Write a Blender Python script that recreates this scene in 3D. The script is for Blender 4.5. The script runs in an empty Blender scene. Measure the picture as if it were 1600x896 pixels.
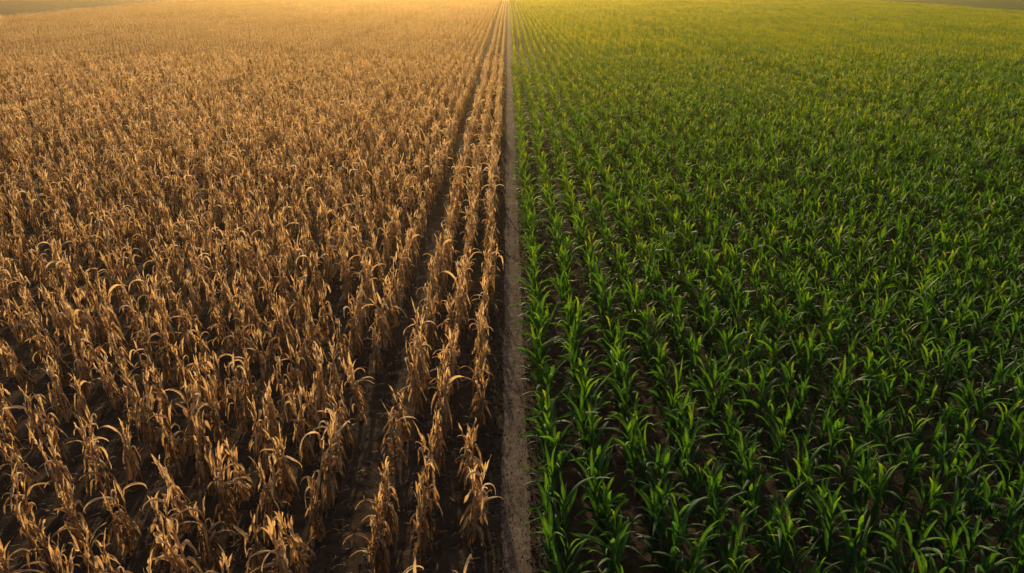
import bpy, math, random
import numpy as np
R = random.Random(7)
scene = bpy.context.scene
rad = math.radians

# ------------------------------------------------------------------ helpers
def new_mat(name):
    m = bpy.data.materials.new(name); m.use_nodes = True
    nt = m.node_tree; nt.nodes.clear()
    return m, nt, nt.nodes, nt.links

def ramp(n, stops, interp='LINEAR'):
    r = n.new('ShaderNodeValToRGB'); cr = r.color_ramp; cr.interpolation = interp
    while len(cr.elements) < len(stops): cr.elements.new(0.5)
    for e, (p, c) in zip(cr.elements, stops):
        e.position = p; e.color = (c[0], c[1], c[2], 1)
    return r

def leaf_mat(name, stops, trans_mul, trans_fac, rough, spec, rib, far_glow, y0, y1):
    m, nt, n, l = new_mat(name)
    out = n.new('ShaderNodeOutputMaterial')
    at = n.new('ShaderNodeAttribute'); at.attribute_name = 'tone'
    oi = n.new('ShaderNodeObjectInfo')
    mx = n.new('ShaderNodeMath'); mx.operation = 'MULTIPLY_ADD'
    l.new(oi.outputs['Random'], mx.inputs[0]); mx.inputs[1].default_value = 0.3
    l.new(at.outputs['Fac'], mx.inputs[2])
    tc = n.new('ShaderNodeTexCoord')
    nz = n.new('ShaderNodeTexNoise'); nz.inputs['Scale'].default_value = 14; nz.inputs['Detail'].default_value = 2
    l.new(tc.outputs['Object'], nz.inputs['Vector'])
    ma = n.new('ShaderNodeMath'); ma.operation = 'MULTIPLY_ADD'
    l.new(nz.outputs['Fac'], ma.inputs[0]); ma.inputs[1].default_value = 0.5
    l.new(mx.outputs[0], ma.inputs[2])
    # patches of riper / greener crop across the field (random by location)
    pz = n.new('ShaderNodeTexNoise'); pz.inputs['Scale'].default_value = 0.07; pz.inputs['Detail'].default_value = 3
    l.new(oi.outputs['Location'], pz.inputs['Vector'])
    pa = n.new('ShaderNodeMath'); pa.operation = 'MULTIPLY_ADD'
    l.new(pz.outputs['Fac'], pa.inputs[0]); pa.inputs[1].default_value = 0.45; l.new(ma.outputs[0], pa.inputs[2])
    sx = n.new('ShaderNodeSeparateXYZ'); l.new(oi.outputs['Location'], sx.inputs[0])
    glow = n.new('ShaderNodeMapRange'); glow.inputs['From Min'].default_value = y0; glow.inputs['From Max'].default_value = y1  # backlit glow painted into leaf colour: crop turns paler and yellower with distance
    glow.inputs['To Min'].default_value = 0; glow.inputs['To Max'].default_value = far_glow
    l.new(sx.outputs['Y'], glow.inputs['Value'])
    pb = n.new('ShaderNodeMath'); pb.operation = 'ADD'; l.new(pa.outputs[0], pb.inputs[0]); l.new(glow.outputs[0], pb.inputs[1])
    sb = n.new('ShaderNodeMath'); sb.operation = 'SUBTRACT'; sb.inputs[1].default_value = 0.63
    l.new(pb.outputs[0], sb.inputs[0])
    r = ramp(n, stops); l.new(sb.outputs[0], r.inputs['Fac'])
    uv = n.new('ShaderNodeUVMap'); uv.uv_map = 'UVMap'
    sp = n.new('ShaderNodeSeparateXYZ'); l.new(uv.outputs['UV'], sp.inputs[0])
    a = n.new('ShaderNodeMath'); a.operation = 'SUBTRACT'; a.inputs[1].default_value = 0.5
    l.new(sp.outputs['X'], a.inputs[0])
    b = n.new('ShaderNodeMath'); b.operation = 'ABSOLUTE'; l.new(a.outputs[0], b.inputs[0])
    c = n.new('ShaderNodeMapRange'); c.inputs['From Min'].default_value = 0.03; c.inputs['From Max'].default_value = 0.1
    c.inputs['To Min'].default_value = 0.6; c.inputs['To Max'].default_value = 0.0
    l.new(b.outputs[0], c.inputs['Value'])
    mr = n.new('ShaderNodeMix'); mr.data_type = 'RGBA'
    l.new(c.outputs[0], mr.inputs['Factor']); l.new(r.outputs['Color'], mr.inputs['A'])
    mr.inputs['B'].default_value = (*rib, 1)
    p = n.new('ShaderNodeBsdfPrincipled')
    l.new(mr.outputs['Result'], p.inputs['Base Color'])
    p.inputs['Roughness'].default_value = rough
    p.inputs['Specular IOR Level'].default_value = spec
    tm = n.new('ShaderNodeMix'); tm.data_type = 'RGBA'; tm.blend_type = 'MULTIPLY'; tm.inputs['Factor'].default_value = 1
    l.new(mr.outputs['Result'], tm.inputs['A']); tm.inputs['B'].default_value = (*trans_mul, 1)
    t = n.new('ShaderNodeBsdfTranslucent'); l.new(tm.outputs['Result'], t.inputs['Color'])
    ms = n.new('ShaderNodeMixShader'); ms.inputs[0].default_value = trans_fac
    l.new(p.outputs[0], ms.inputs[1]); l.new(t.outputs[0], ms.inputs[2])
    l.new(ms.outputs[0], out.inputs['Surface'])
    return m

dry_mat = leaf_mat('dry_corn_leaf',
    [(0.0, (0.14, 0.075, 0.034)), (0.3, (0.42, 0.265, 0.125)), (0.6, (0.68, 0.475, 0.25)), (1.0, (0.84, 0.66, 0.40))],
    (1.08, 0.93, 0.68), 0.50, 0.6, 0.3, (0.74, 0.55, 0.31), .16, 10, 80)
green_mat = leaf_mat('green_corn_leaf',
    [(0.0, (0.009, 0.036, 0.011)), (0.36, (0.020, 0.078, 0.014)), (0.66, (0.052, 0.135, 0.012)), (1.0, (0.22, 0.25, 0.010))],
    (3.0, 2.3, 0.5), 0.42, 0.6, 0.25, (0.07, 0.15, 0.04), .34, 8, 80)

class MB:
    def __init__(s): s.v=[]; s.f=[]; s.uv=[]; s.t=[]
    def add(s, v, f, uv, t):
        o=len(s.v); s.v+=v; s.t+=t
        for q in f:
            s.f.append(tuple(i+o for i in q)); s.uv+= [uv[i] for i in q]
    def mesh(s, name, mat):
        me=bpy.data.meshes.new(name); me.from_pydata([tuple(x) for x in s.v],[],s.f)
        u=me.uv_layers.new(name='UVMap'); u.data.foreach_set('uv', np.array(s.uv,dtype=np.float32).ravel())
        a=me.attributes.new('tone','FLOAT','POINT'); a.data.foreach_set('value', np.array(s.t,dtype=np.float32))
        me.polygons.foreach_set('use_smooth',[True]*len(me.polygons))
        me.materials.append(mat); me.update(); return me

def leaf(mb, base, az, L, W, e_fn, seg, fold, twist, wander, tone0, tone1, wave=0.0):
    p=np.array(base,float); v=[];uv=[];tt=[];f=[]
    ds=L/seg; ph=R.random()*6
    for i in range(seg+1):
        t=i/seg; e=e_fn(t); a=az+wander*t*t
        d=np.array([math.cos(a)*math.cos(e), math.sin(a)*math.cos(e), math.sin(e)])
        side=np.array([-math.sin(a), math.cos(a),0.0]); nrm=np.cross(d,side)
        tw=twist*t; s2=side*math.cos(tw)+nrm*math.sin(tw); n2=np.cross(d,s2)
        w=W*0.5*(min(1,0.35+t*3.2))*(max(0.0,1-t**2.6))**0.8+0.001
        wl=wave*W*math.sin(t*13+ph); wr=wave*W*math.sin(t*12+ph+2)
        v+= [p+s2*w*math.cos(fold)-n2*w*math.sin(fold)+n2*wl, p.copy(), p-s2*w*math.cos(fold)-n2*w*math.sin(fold)+n2*wr]
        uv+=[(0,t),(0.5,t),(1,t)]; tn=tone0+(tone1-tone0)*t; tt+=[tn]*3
        if i<seg:
            k=i*3; f+=[(k,k+1,k+4,k+3),(k+1,k+2,k+5,k+4)]
        p=p+d*ds
    mb.add(v,f,uv,tt)

def tube(mb, pts, rads, tone, sides=5):
    v=[];uv=[];f=[]
    for i,(p,r) in enumerate(zip(pts,rads)):
        for k in range(sides):
            a=k*2*math.pi/sides
            v.append(np.array([p[0]+r*math.cos(a),p[1]+r*math.sin(a),p[2]])); uv.append((0.25,i*0.3))
            if i<len(pts)-1:
                f.append((i*sides+k,i*sides+(k+1)%sides,(i+1)*sides+(k+1)%sides,(i+1)*sides+k))
    mb.add(v,f,uv,[tone]*len(v))

def green_plant(mb, ox=0, oy=0, seg=8, nl=12, s=1.0):
    H=R.uniform(0.84,1.02)*s; lean=(R.uniform(-.05,.05),R.uniform(-.07,.07))
    pts=[(ox+lean[0]*t,oy+lean[1]*t,H*t) for t in (0,.35,.7,1)]
    tube(mb,pts,[.018,.016,.012,.005],0.45,5 if seg>5 else 3)
    az0=math.pi/2+R.gauss(0,.5)
    for i in range(nl):
        t=i/(nl-1); z=H*(0.12+0.88*t)
        az=az0+(i%2)*math.pi+R.gauss(0,.48)
        L=(0.35+0.25*math.sin(math.pi*min(1,t*0.8+.1)))*R.uniform(.72,1.2)*s
        if t>.85: L*=.75
        W=R.uniform(.062,.092)*(1-.35*t)
        e0=rad(R.uniform(46,70)+20*t**1.5); dr=rad(R.uniform(85,150)*(1-.57*t**1.3)); pw=R.uniform(1.0,2.3)
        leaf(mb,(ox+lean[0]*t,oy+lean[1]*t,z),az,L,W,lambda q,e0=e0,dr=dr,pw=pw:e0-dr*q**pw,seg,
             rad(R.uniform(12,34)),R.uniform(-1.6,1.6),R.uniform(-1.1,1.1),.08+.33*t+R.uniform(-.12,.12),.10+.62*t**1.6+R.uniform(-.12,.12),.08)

def dry_plant(mb, ox=0, oy=0, seg=8, nl=15, s=1.0, stalks=2):
    for k in range(stalks):
        bx=ox+R.uniform(-.04,.04); by=oy+R.uniform(-.08,.08)
        H=R.uniform(.86,1.18)*s; lean=(R.uniform(-.08,.08),R.uniform(-.11,.11))
        pts=[(bx+lean[0]*t**1.5,by+lean[1]*t**1.5,H*t) for t in (0,.35,.7,1)]
        tube(mb,pts,[.016,.014,.010,.004],0.4,5 if seg>5 else 3)
        az0=math.pi/2+R.gauss(0,.75)
        for i in range(nl):
            t=i/(nl-1); z=H*(0.18+0.82*t**.85)
            az=az0+(i%2)*math.pi+R.gauss(0,.8)
            P=(bx+lean[0]*t**1.5,by+lean[1]*t**1.5,z)
            r=R.random()
            W=R.uniform(.036,.070)
            if t>.62 and r<.78:
                L=R.uniform(.14,.32)*s; e0=rad(R.uniform(68,88)); dr=rad(R.uniform(5,55)); fn=lambda q,e0=e0,dr=dr:e0-dr*q**2
                W*=.68
            elif r<.87:
                L=R.uniform(.24,.5)*s; br=R.uniform(.06,.2); e0=rad(R.uniform(58,84)); e1=rad(R.uniform(-89,-70))
                fn=lambda q,e0=e0,e1=e1,br=br: e0+(e1-e0)*min(1,max(0,(q-br*.4)/(br+.12)))
            else:
                L=R.uniform(.28,.54)*s; e0=rad(R.uniform(42,74)); dr=rad(R.uniform(100,190)); pw=R.uniform(.8,1.5)
                fn=lambda q,e0=e0,dr=dr,pw=pw:e0-dr*q**pw
                W*=.85
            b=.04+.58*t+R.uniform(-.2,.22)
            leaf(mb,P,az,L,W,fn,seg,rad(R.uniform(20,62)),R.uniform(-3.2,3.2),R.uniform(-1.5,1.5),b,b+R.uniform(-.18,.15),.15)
        if seg>5 and R.random()<.5:
            a=R.random()*6.28; z=H*R.uniform(.45,.6); dx,dy=math.cos(a),math.sin(a)
            pp=[(bx+dx*(.02+.10*q),by+dy*(.02+.10*q),z+.17*q*(1 if k else -1)) for q in (0,.25,.5,.8,1)]
            tube(mb,pp,[.01,.026,.028,.018,.003],.7,6)

def make_coll(name, meshes):
    c=bpy.data.collections.new(name)
    for i,me in enumerate(meshes):
        o=bpy.data.objects.new(f'{name}_{i:02d}',me); c.objects.link(o)
    return c

gm=[];dm=[]
for i in range(12):
    mb=MB(); green_plant(mb,nl=R.choice([12,13,14])); gm.append(mb.mesh(f'green_plant_{i}',green_mat))
for i in range(14):
    mb=MB(); dry_plant(mb,nl=R.choice([13,14,16]),stalks=3 if i%3 else 2,seg=9); dm.append(mb.mesh(f'dry_plant_{i}',dry_mat))
gch=[];dch=[]
for i in range(7):
    mb=MB()
    for k in range(9): green_plant(mb,R.gauss(0,.02),-1.5+3/9*(k+.5)+R.gauss(0,.04),3,7,R.uniform(.9,1.08))
    gch.append(mb.mesh(f'green_row_{i}',green_mat))
    mb=MB()
    for k in range(5): dry_plant(mb,R.gauss(0,.02),-1.5+.6*(k+.5)+R.gauss(0,.06),3,8,R.uniform(.85,1.12))
    dch.append(mb.mesh(f'dry_row_{i}',dry_mat))
C_g=make_coll('green_corn_plants',gm); C_d=make_coll('dry_corn_plants',dm)
C_gr=make_coll('green_corn_rows',gch); C_dr=make_coll('dry_corn_rows',dch)

# ------------------------------------------------------------------ geometry-node scatterer
def scatter_group(name, parts):
    ng=bpy.data.node_groups.new(name,'GeometryNodeTree')
    ng.interface.new_socket('Geometry',in_out='INPUT',socket_type='NodeSocketGeometry')
    ng.interface.new_socket('Geometry',in_out='OUTPUT',socket_type='NodeSocketGeometry')
    n=ng.nodes;l=ng.links
    gi=n.new('NodeGroupInput');go=n.new('NodeGroupOutput');jn=n.new('GeometryNodeJoinGeometry')
    def na(nm,tp):
        x=n.new('GeometryNodeInputNamedAttribute');x.data_type=tp;x.inputs['Name'].default_value=nm;return x
    rot=na('rot','FLOAT_VECTOR');sc=na('scl','FLOAT_VECTOR');ix=na('idx','INT');ly=na('lay','INT')
    er=n.new('FunctionNodeEulerToRotation'); l.new(rot.outputs['Attribute'],er.inputs[0])
    for val,coll in parts:
        ci=n.new('GeometryNodeCollectionInfo'); ci.inputs['Collection'].default_value=coll
        ci.inputs['Separate Children'].default_value=True; ci.inputs['Reset Children'].default_value=True
        cp=n.new('FunctionNodeCompare');cp.data_type='INT';cp.operation='EQUAL'
        l.new(ly.outputs['Attribute'],cp.inputs[2]);cp.inputs[3].default_value=val
        io=n.new('GeometryNodeInstanceOnPoints')
        l.new(gi.outputs[0],io.inputs['Points']);l.new(cp.outputs[0],io.inputs['Selection'])
        l.new(ci.outputs[0],io.inputs['Instance']);io.inputs['Pick Instance'].default_value=True
        l.new(ix.outputs['Attribute'],io.inputs['Instance Index'])
        l.new(er.outputs[0],io.inputs['Rotation']);l.new(sc.outputs['Attribute'],io.inputs['Scale'])
        l.new(io.outputs[0],jn.inputs[0])
    l.new(jn.outputs[0],go.inputs[0])
    return ng

def scatter_obj(name, P, Rt, S, I, Ly, parts):
    me=bpy.data.meshes.new(name); P=np.array(P,dtype=np.float32)
    me.vertices.add(len(P)); me.vertices.foreach_set('co',P.ravel())
    for nm,tp,key,arr in (('rot','FLOAT_VECTOR','vector',Rt),('scl','FLOAT_VECTOR','vector',S),('idx','INT','value',I),('lay','INT','value',Ly)):
        a=me.attributes.new(nm,tp,'POINT')
        a.data.foreach_set(key,np.array(arr,dtype=np.int32 if tp=='INT' else np.float32).ravel())
    me.update(); o=bpy.data.objects.new(name,me); scene.collection.objects.link(o)
    md=o.modifiers.new('scatter','NODES'); md.node_group=scatter_group(name+'_scatter',parts)
    print(name,len(P)); return o

def lowf(x,y):
    return (math.sin(x*.11+1.3)*math.sin(y*.07+.4)+.6*math.sin(x*.31+y*.13)+.4*math.sin(x*.05-y*.21+2))/2

def vis(x,y,m=5): return abs(x) < .80*y+m

YN=62.0; YF=400.0
def field(side):
    P=[];Rt=[];S=[];I=[];Ly=[]
    xs=[]
    if side<0:
        xs=[.51,1.07,1.63]; x=2.56; k=0
        while x<128:
            xs.append(x); k+=1; x+=.64 if k%24 else 1.25
        step=.70
    else:
        x=.60;k=0
        while x<150:
            xs.append(x); k+=1; x+=.69 if k%28 else 1.25
        step=.28
    for x0 in xs:
        xx=side*x0
        y=2.0+R.random()*.4
        hs=R.uniform(.94,1.06)
        while y<YN:
            xb=xx+R.gauss(0,.024)+.03*math.sin(y*.4+x0)
            if vis(xb,y,3.5) and R.random()>(.05 if side<0 else .02):
                P.append((xb,y+R.gauss(0,.06),-.01))
                Rt.append((R.gauss(0,.065),R.gauss(0,.055),R.choice((0,math.pi))+R.gauss(0,.4)))
                s=R.uniform(.83,1.14)*(1+.07*lowf(xb,y))*(1.03 if side<0 else 1); S.append((s*R.uniform(.88,1.04),s*R.uniform(.92,1.1),s))
                I.append(R.randrange(1000)); Ly.append(0)
            y+=step*R.uniform(.8,1.2)
        y=YN+1.6
        while y<YF:
            lim=(91+.16*(y-130)) if side<0 else (104+.13*(y-130))
            if x0<lim and vis(xx,y,6):
                P.append((xx+R.gauss(0,.015),y,-.01)); Rt.append((0,0,R.choice((0,math.pi))+R.gauss(0,.008)))
                s=hs*R.uniform(.94,1.06)*(1+.08*lowf(xx,y)); S.append((R.uniform(.76,.9),1,s)); I.append(R.randrange(1000)); Ly.append(1)
            y+=3.0
    return P,Rt,S,I,Ly
scatter_obj('dry_corn_field',*field(-1),[(0,C_d),(1,C_dr)])
scatter_obj('green_corn_field',*field(1),[(0,C_g),(1,C_gr)])

# ------------------------------------------------------------------ ground
def graded(lo,fa,fb,hi,st,g):
    a=list(np.arange(fa,fb,st)); s=st; v=a[-1]
    while v<hi: s*=g; v+=s; a.append(v)
    s=st; v=fa; b=[]
    while v>lo: s*=g; v-=s; b.append(v)
    return np.array(b[::-1]+a)
gx=graded(-3000,-7,7,3000,.06,1.12); gy=graded(-300,2.5,15,4000,.06,1.08)
def vnoise(X,Y,sc,seed):
    rs=np.random.RandomState(seed); T=rs.rand(256,256)
    x=X*sc;y=Y*sc;xi=np.floor(x).astype(int);yi=np.floor(y).astype(int);fx=x-xi;fy=y-yi
    fx=fx*fx*(3-2*fx);fy=fy*fy*(3-2*fy)
    g=lambda a,b:T[a%256,b%256]
    return (g(xi,yi)*(1-fx)+g(xi+1,yi)*fx)*(1-fy)+(g(xi,yi+1)*(1-fx)+g(xi+1,yi+1)*fx)*fy-.5
X,Y=np.meshgrid(gx,gy)
Z=.05*vnoise(X,Y,3,1)+.05*vnoise(X,Y,7,2)+.03*vnoise(X,Y,15,3)
damp=np.clip((np.abs(X-.11)-.23)/.25,0,1)
fade=np.clip(1-(np.hypot(X,Y)-20)/30,0,1)
Z=(Z-.01)*damp*fade
V=np.stack([X.ravel(),Y.ravel(),Z.ravel()],1)
nx=len(gx);ny=len(gy)
ii=np.arange(nx*ny).reshape(ny,nx)
F=np.stack([ii[:-1,:-1].ravel(),ii[:-1,1:].ravel(),ii[1:,1:].ravel(),ii[1:,:-1].ravel()],1)
me=bpy.data.meshes.new('ground'); me.from_pydata(V.tolist(),[],F.tolist())
me.polygons.foreach_set('use_smooth',[True]*len(me.polygons))
ground=bpy.data.objects.new('ground',me); scene.collection.objects.link(ground)

def soil_mat(name, stops, sc, bump, dist, pebble=False):
    m,nt,n,l=new_mat(name); out=n.new('ShaderNodeOutputMaterial'); p=n.new('ShaderNodeBsdfPrincipled')
    geo=n.new('ShaderNodeNewGeometry')
    a=n.new('ShaderNodeTexNoise');a.inputs['Scale'].default_value=sc;a.inputs['Detail'].default_value=8;a.inputs['Roughness'].default_value=.7
    b=n.new('ShaderNodeTexNoise');b.inputs['Scale'].default_value=sc*.12;b.inputs['Detail'].default_value=3
    v=n.new('ShaderNodeTexVoronoi');v.inputs['Scale'].default_value=sc*6
    for t in (a,b,v): l.new(geo.outputs['Position'],t.inputs['Vector'])
    mx=n.new('ShaderNodeMath');mx.operation='MULTIPLY_ADD';l.new(b.outputs['Fac'],mx.inputs[0]);mx.inputs[1].default_value=.6;l.new(a.outputs['Fac'],mx.inputs[2])
    m2=n.new('ShaderNodeMath');m2.operation='MULTIPLY_ADD';l.new(v.outputs['Color'],m2.inputs[0]);m2.inputs[1].default_value=.3 if pebble else .12;l.new(mx.outputs[0],m2.inputs[2])
    m3=n.new('ShaderNodeMath');m3.operation='SUBTRACT';m3.inputs[1].default_value=.42;l.new(m2.outputs[0],m3.inputs[0])
    r=ramp(n,stops);l.new(m3.outputs[0],r.inputs['Fac']);l.new(r.outputs['Color'],p.inputs['Base Color'])
    p.inputs['Roughness'].default_value=1;p.inputs['Specular IOR Level'].default_value=.05
    bp=n.new('ShaderNodeBump');bp.inputs['Strength'].default_value=bump;bp.inputs['Distance'].default_value=dist
    l.new(m2.outputs[0],bp.inputs['Height']);l.new(bp.outputs['Normal'],p.inputs['Normal'])
    l.new(p.outputs[0],out.inputs['Surface']);return m
ground.data.materials.append(soil_mat('dark_soil',[(0,(.018,.012,.009)),(.5,(.050,.034,.024)),(1,(.12,.085,.058))],5,.8,.04))
path_m=soil_mat('packed_dirt',[(0.1,(.045,.033,.026)),(.5,(.105,.078,.059)),(.9,(.22,.175,.135))],9,.7,.02,True)

ys=[1.0]
while ys[-1]<900: ys.append(ys[-1]+max(.05,ys[-1]*.004))
v=[];f=[];nc=9
for j,y in enumerate(ys):
    wl=.205+.02*math.sin(y*1.7)+R.uniform(-.015,.015); wr=.205+.02*math.sin(y*2.3+1)+R.uniform(-.015,.015)
    for i in range(nc):
        t=i/(nc-1)*2-1; x=.12+(t*wl if t<0 else t*wr)
        z=.006+.012*(1-t*t)-.010*math.exp(-((t+.45)/.2)**2)-.010*math.exp(-((t-.45)/.2)**2)+R.uniform(-.002,.002)
        if abs(t)==1: z=.004
        v.append((x,y,z))
    if j:
        for i in range(nc-1): k=j*nc+i; f.append((k-nc,k-nc+1,k+1,k))
me=bpy.data.meshes.new('dirt_path');me.from_pydata(v,[],f);me.polygons.foreach_set('use_smooth',[True]*len(f))
path=bpy.data.objects.new('dirt_path',me);scene.collection.objects.link(path);me.materials.append(path_m)

lm=[]
for i in range(6):
    mb=MB()
    leaf(mb,(0,0,.012),0,R.uniform(.1,.32),R.uniform(.02,.04),lambda q:rad(12)-rad(26)*q,5,rad(R.uniform(-40,40)),R.uniform(-2,2),R.uniform(-2,2),R.uniform(-.1,.25),R.uniform(-.1,.25),.1)
    lm.append(mb.mesh(f'leaf_scrap_{i}',dry_mat))
C_l=make_coll('leaf_scraps',lm)
P=[];Rt=[];S=[];I=[]
for k in range(8500):
    y=2.5+45*R.random()**1.4; x=-R.random()*(.8*y+3)-.1 if R.random()<.93 else R.uniform(-.3,1.5)
    if abs(x-.11)<.2 and R.random()<.75: continue
    s=R.uniform(.3,.9)*(.4 if x>-.3 else 1)
    P.append((x,y,.008+.012*R.random()));Rt.append((R.gauss(0,.2),R.gauss(0,.2),R.random()*6.28));S.append((s,s,s));I.append(R.randrange(1000))
scatter_obj('leaf_litter',P,Rt,S,I,[0]*len(P),[(0,C_l)])
cm=[]
clod_mat=soil_mat('clod_soil',[(0,(.025,.018,.013)),(.5,(.06,.042,.03)),(1,(.13,.095,.07))],12,.6,.02)
import bmesh
for i in range(5):
    bm=bmesh.new();bmesh.ops.create_icosphere(bm,subdivisions=2,radius=1)
    for vv in bm.verts: vv.co*=R.uniform(.75,1.15); vv.co.z*=.6
    me=bpy.data.meshes.new(f'clod_{i}');bm.to_mesh(me);bm.free();me.materials.append(clod_mat);cm.append(me)
C_c=make_coll('clods',cm)
P=[];Rt=[];S=[];I=[]
for k in range(26000):
    y=2.5+30*R.random()**1.5
    if R.random()<.45: x=.11+R.choice((-1,1))*R.uniform(.0,.5)
    else: x=R.uniform(-1,.7)*(.8*y+2)
    inside=abs(x-.11)<.19
    s=.004+.022*R.random()**3
    if inside: s=.003+.009*R.random()**2
    P.append((x,y,.006 if not inside else .014));Rt.append((R.random(),R.random(),R.random()*6.28));S.append((s,s,s));I.append(R.randrange(1000))
scatter_obj('soil_clods',P,Rt,S,I,[0]*len(P),[(0,C_c)])

def sheet(name,pts,mat,z=.02):
    me=bpy.data.meshes.new(name);me.from_pydata([(x,y,z) for x,y in pts],[],[tuple(range(len(pts)))])
    o=bpy.data.objects.new(name,me);scene.collection.objects.link(o);me.materials.append(mat)
st=soil_mat('stubble',[(0,(.035,.022,.006)),(.5,(.08,.05,.014)),(1,(.15,.095,.028))],.8,.8,.2)
gr=soil_mat('grass',[(0,(.018,.04,.006)),(.5,(.035,.075,.006)),(1,(.07,.12,.008))],.8,.8,.2)
sheet('stubble_field',[(-92,100),(-92,130),(-150,490),(-1500,2500),(-1500,100)],st)
sheet('grass_field',[(105,100),(1500,100),(1500,2500),(152,490),(105,130)],gr)

# low evening haze lying over the fields (real air volume)
bm=bmesh.new();bmesh.ops.create_cube(bm,size=1)
for vv in bm.verts: vv.co.x*=1600; vv.co.y=vv.co.y*1300+540; vv.co.z=vv.co.z*16+7.5
me=bpy.data.meshes.new('haze');bm.to_mesh(me);bm.free()
hz=bpy.data.objects.new('haze',me);scene.collection.objects.link(hz)
m,nt,n,l=new_mat('evening_haze');o=n.new('ShaderNodeOutputMaterial');vs=n.new('ShaderNodeVolumeScatter')
vs.inputs['Density'].default_value=.0006;vs.inputs['Anisotropy'].default_value=.82;vs.inputs['Color'].default_value=(1,.68,.22,1)
l.new(vs.outputs[0],o.inputs['Volume']);me.materials.append(m)

# ------------------------------------------------------------------ light
SUN_EL=rad(17); SUN_AZ=rad(-7)
w=bpy.data.worlds.new('World');scene.world=w;w.use_nodes=True
n=w.node_tree.nodes;l=w.node_tree.links;bg=n['Background']
sk=n.new('ShaderNodeTexSky');sk.sky_type='NISHITA';sk.sun_disc=False;sk.sun_elevation=SUN_EL;sk.sun_rotation=SUN_AZ
sk.air_density=1.0;sk.dust_density=4.0
l.new(sk.outputs[0],bg.inputs['Color']);bg.inputs['Strength'].default_value=.135
from mathutils import Vector
d=Vector((math.sin(SUN_AZ)*math.cos(SUN_EL),math.cos(SUN_AZ)*math.cos(SUN_EL),math.sin(SUN_EL)))
sd=bpy.data.lights.new('sun','SUN');sd.energy=5;sd.angle=rad(.6);sd.color=(1,.76,.42)
so=bpy.data.objects.new('sun',sd);scene.collection.objects.link(so);so.rotation_euler=d.to_track_quat('Z','Y').to_euler()

# ------------------------------------------------------------------ camera
cd=bpy.data.cameras.new('camera');cam=bpy.data.objects.new('camera',cd);scene.collection.objects.link(cam)
cam.location=(0,0,7);cam.rotation_euler=(rad(90-24.2),0,0)
cd.sensor_width=36;cd.lens=24;cd.shift_x=0.004;cd.clip_end=6000;cd.clip_start=.1
scene.camera=cam
scene.view_settings.view_transform='Standard';scene.view_settings.look='None';scene.view_settings.exposure=0
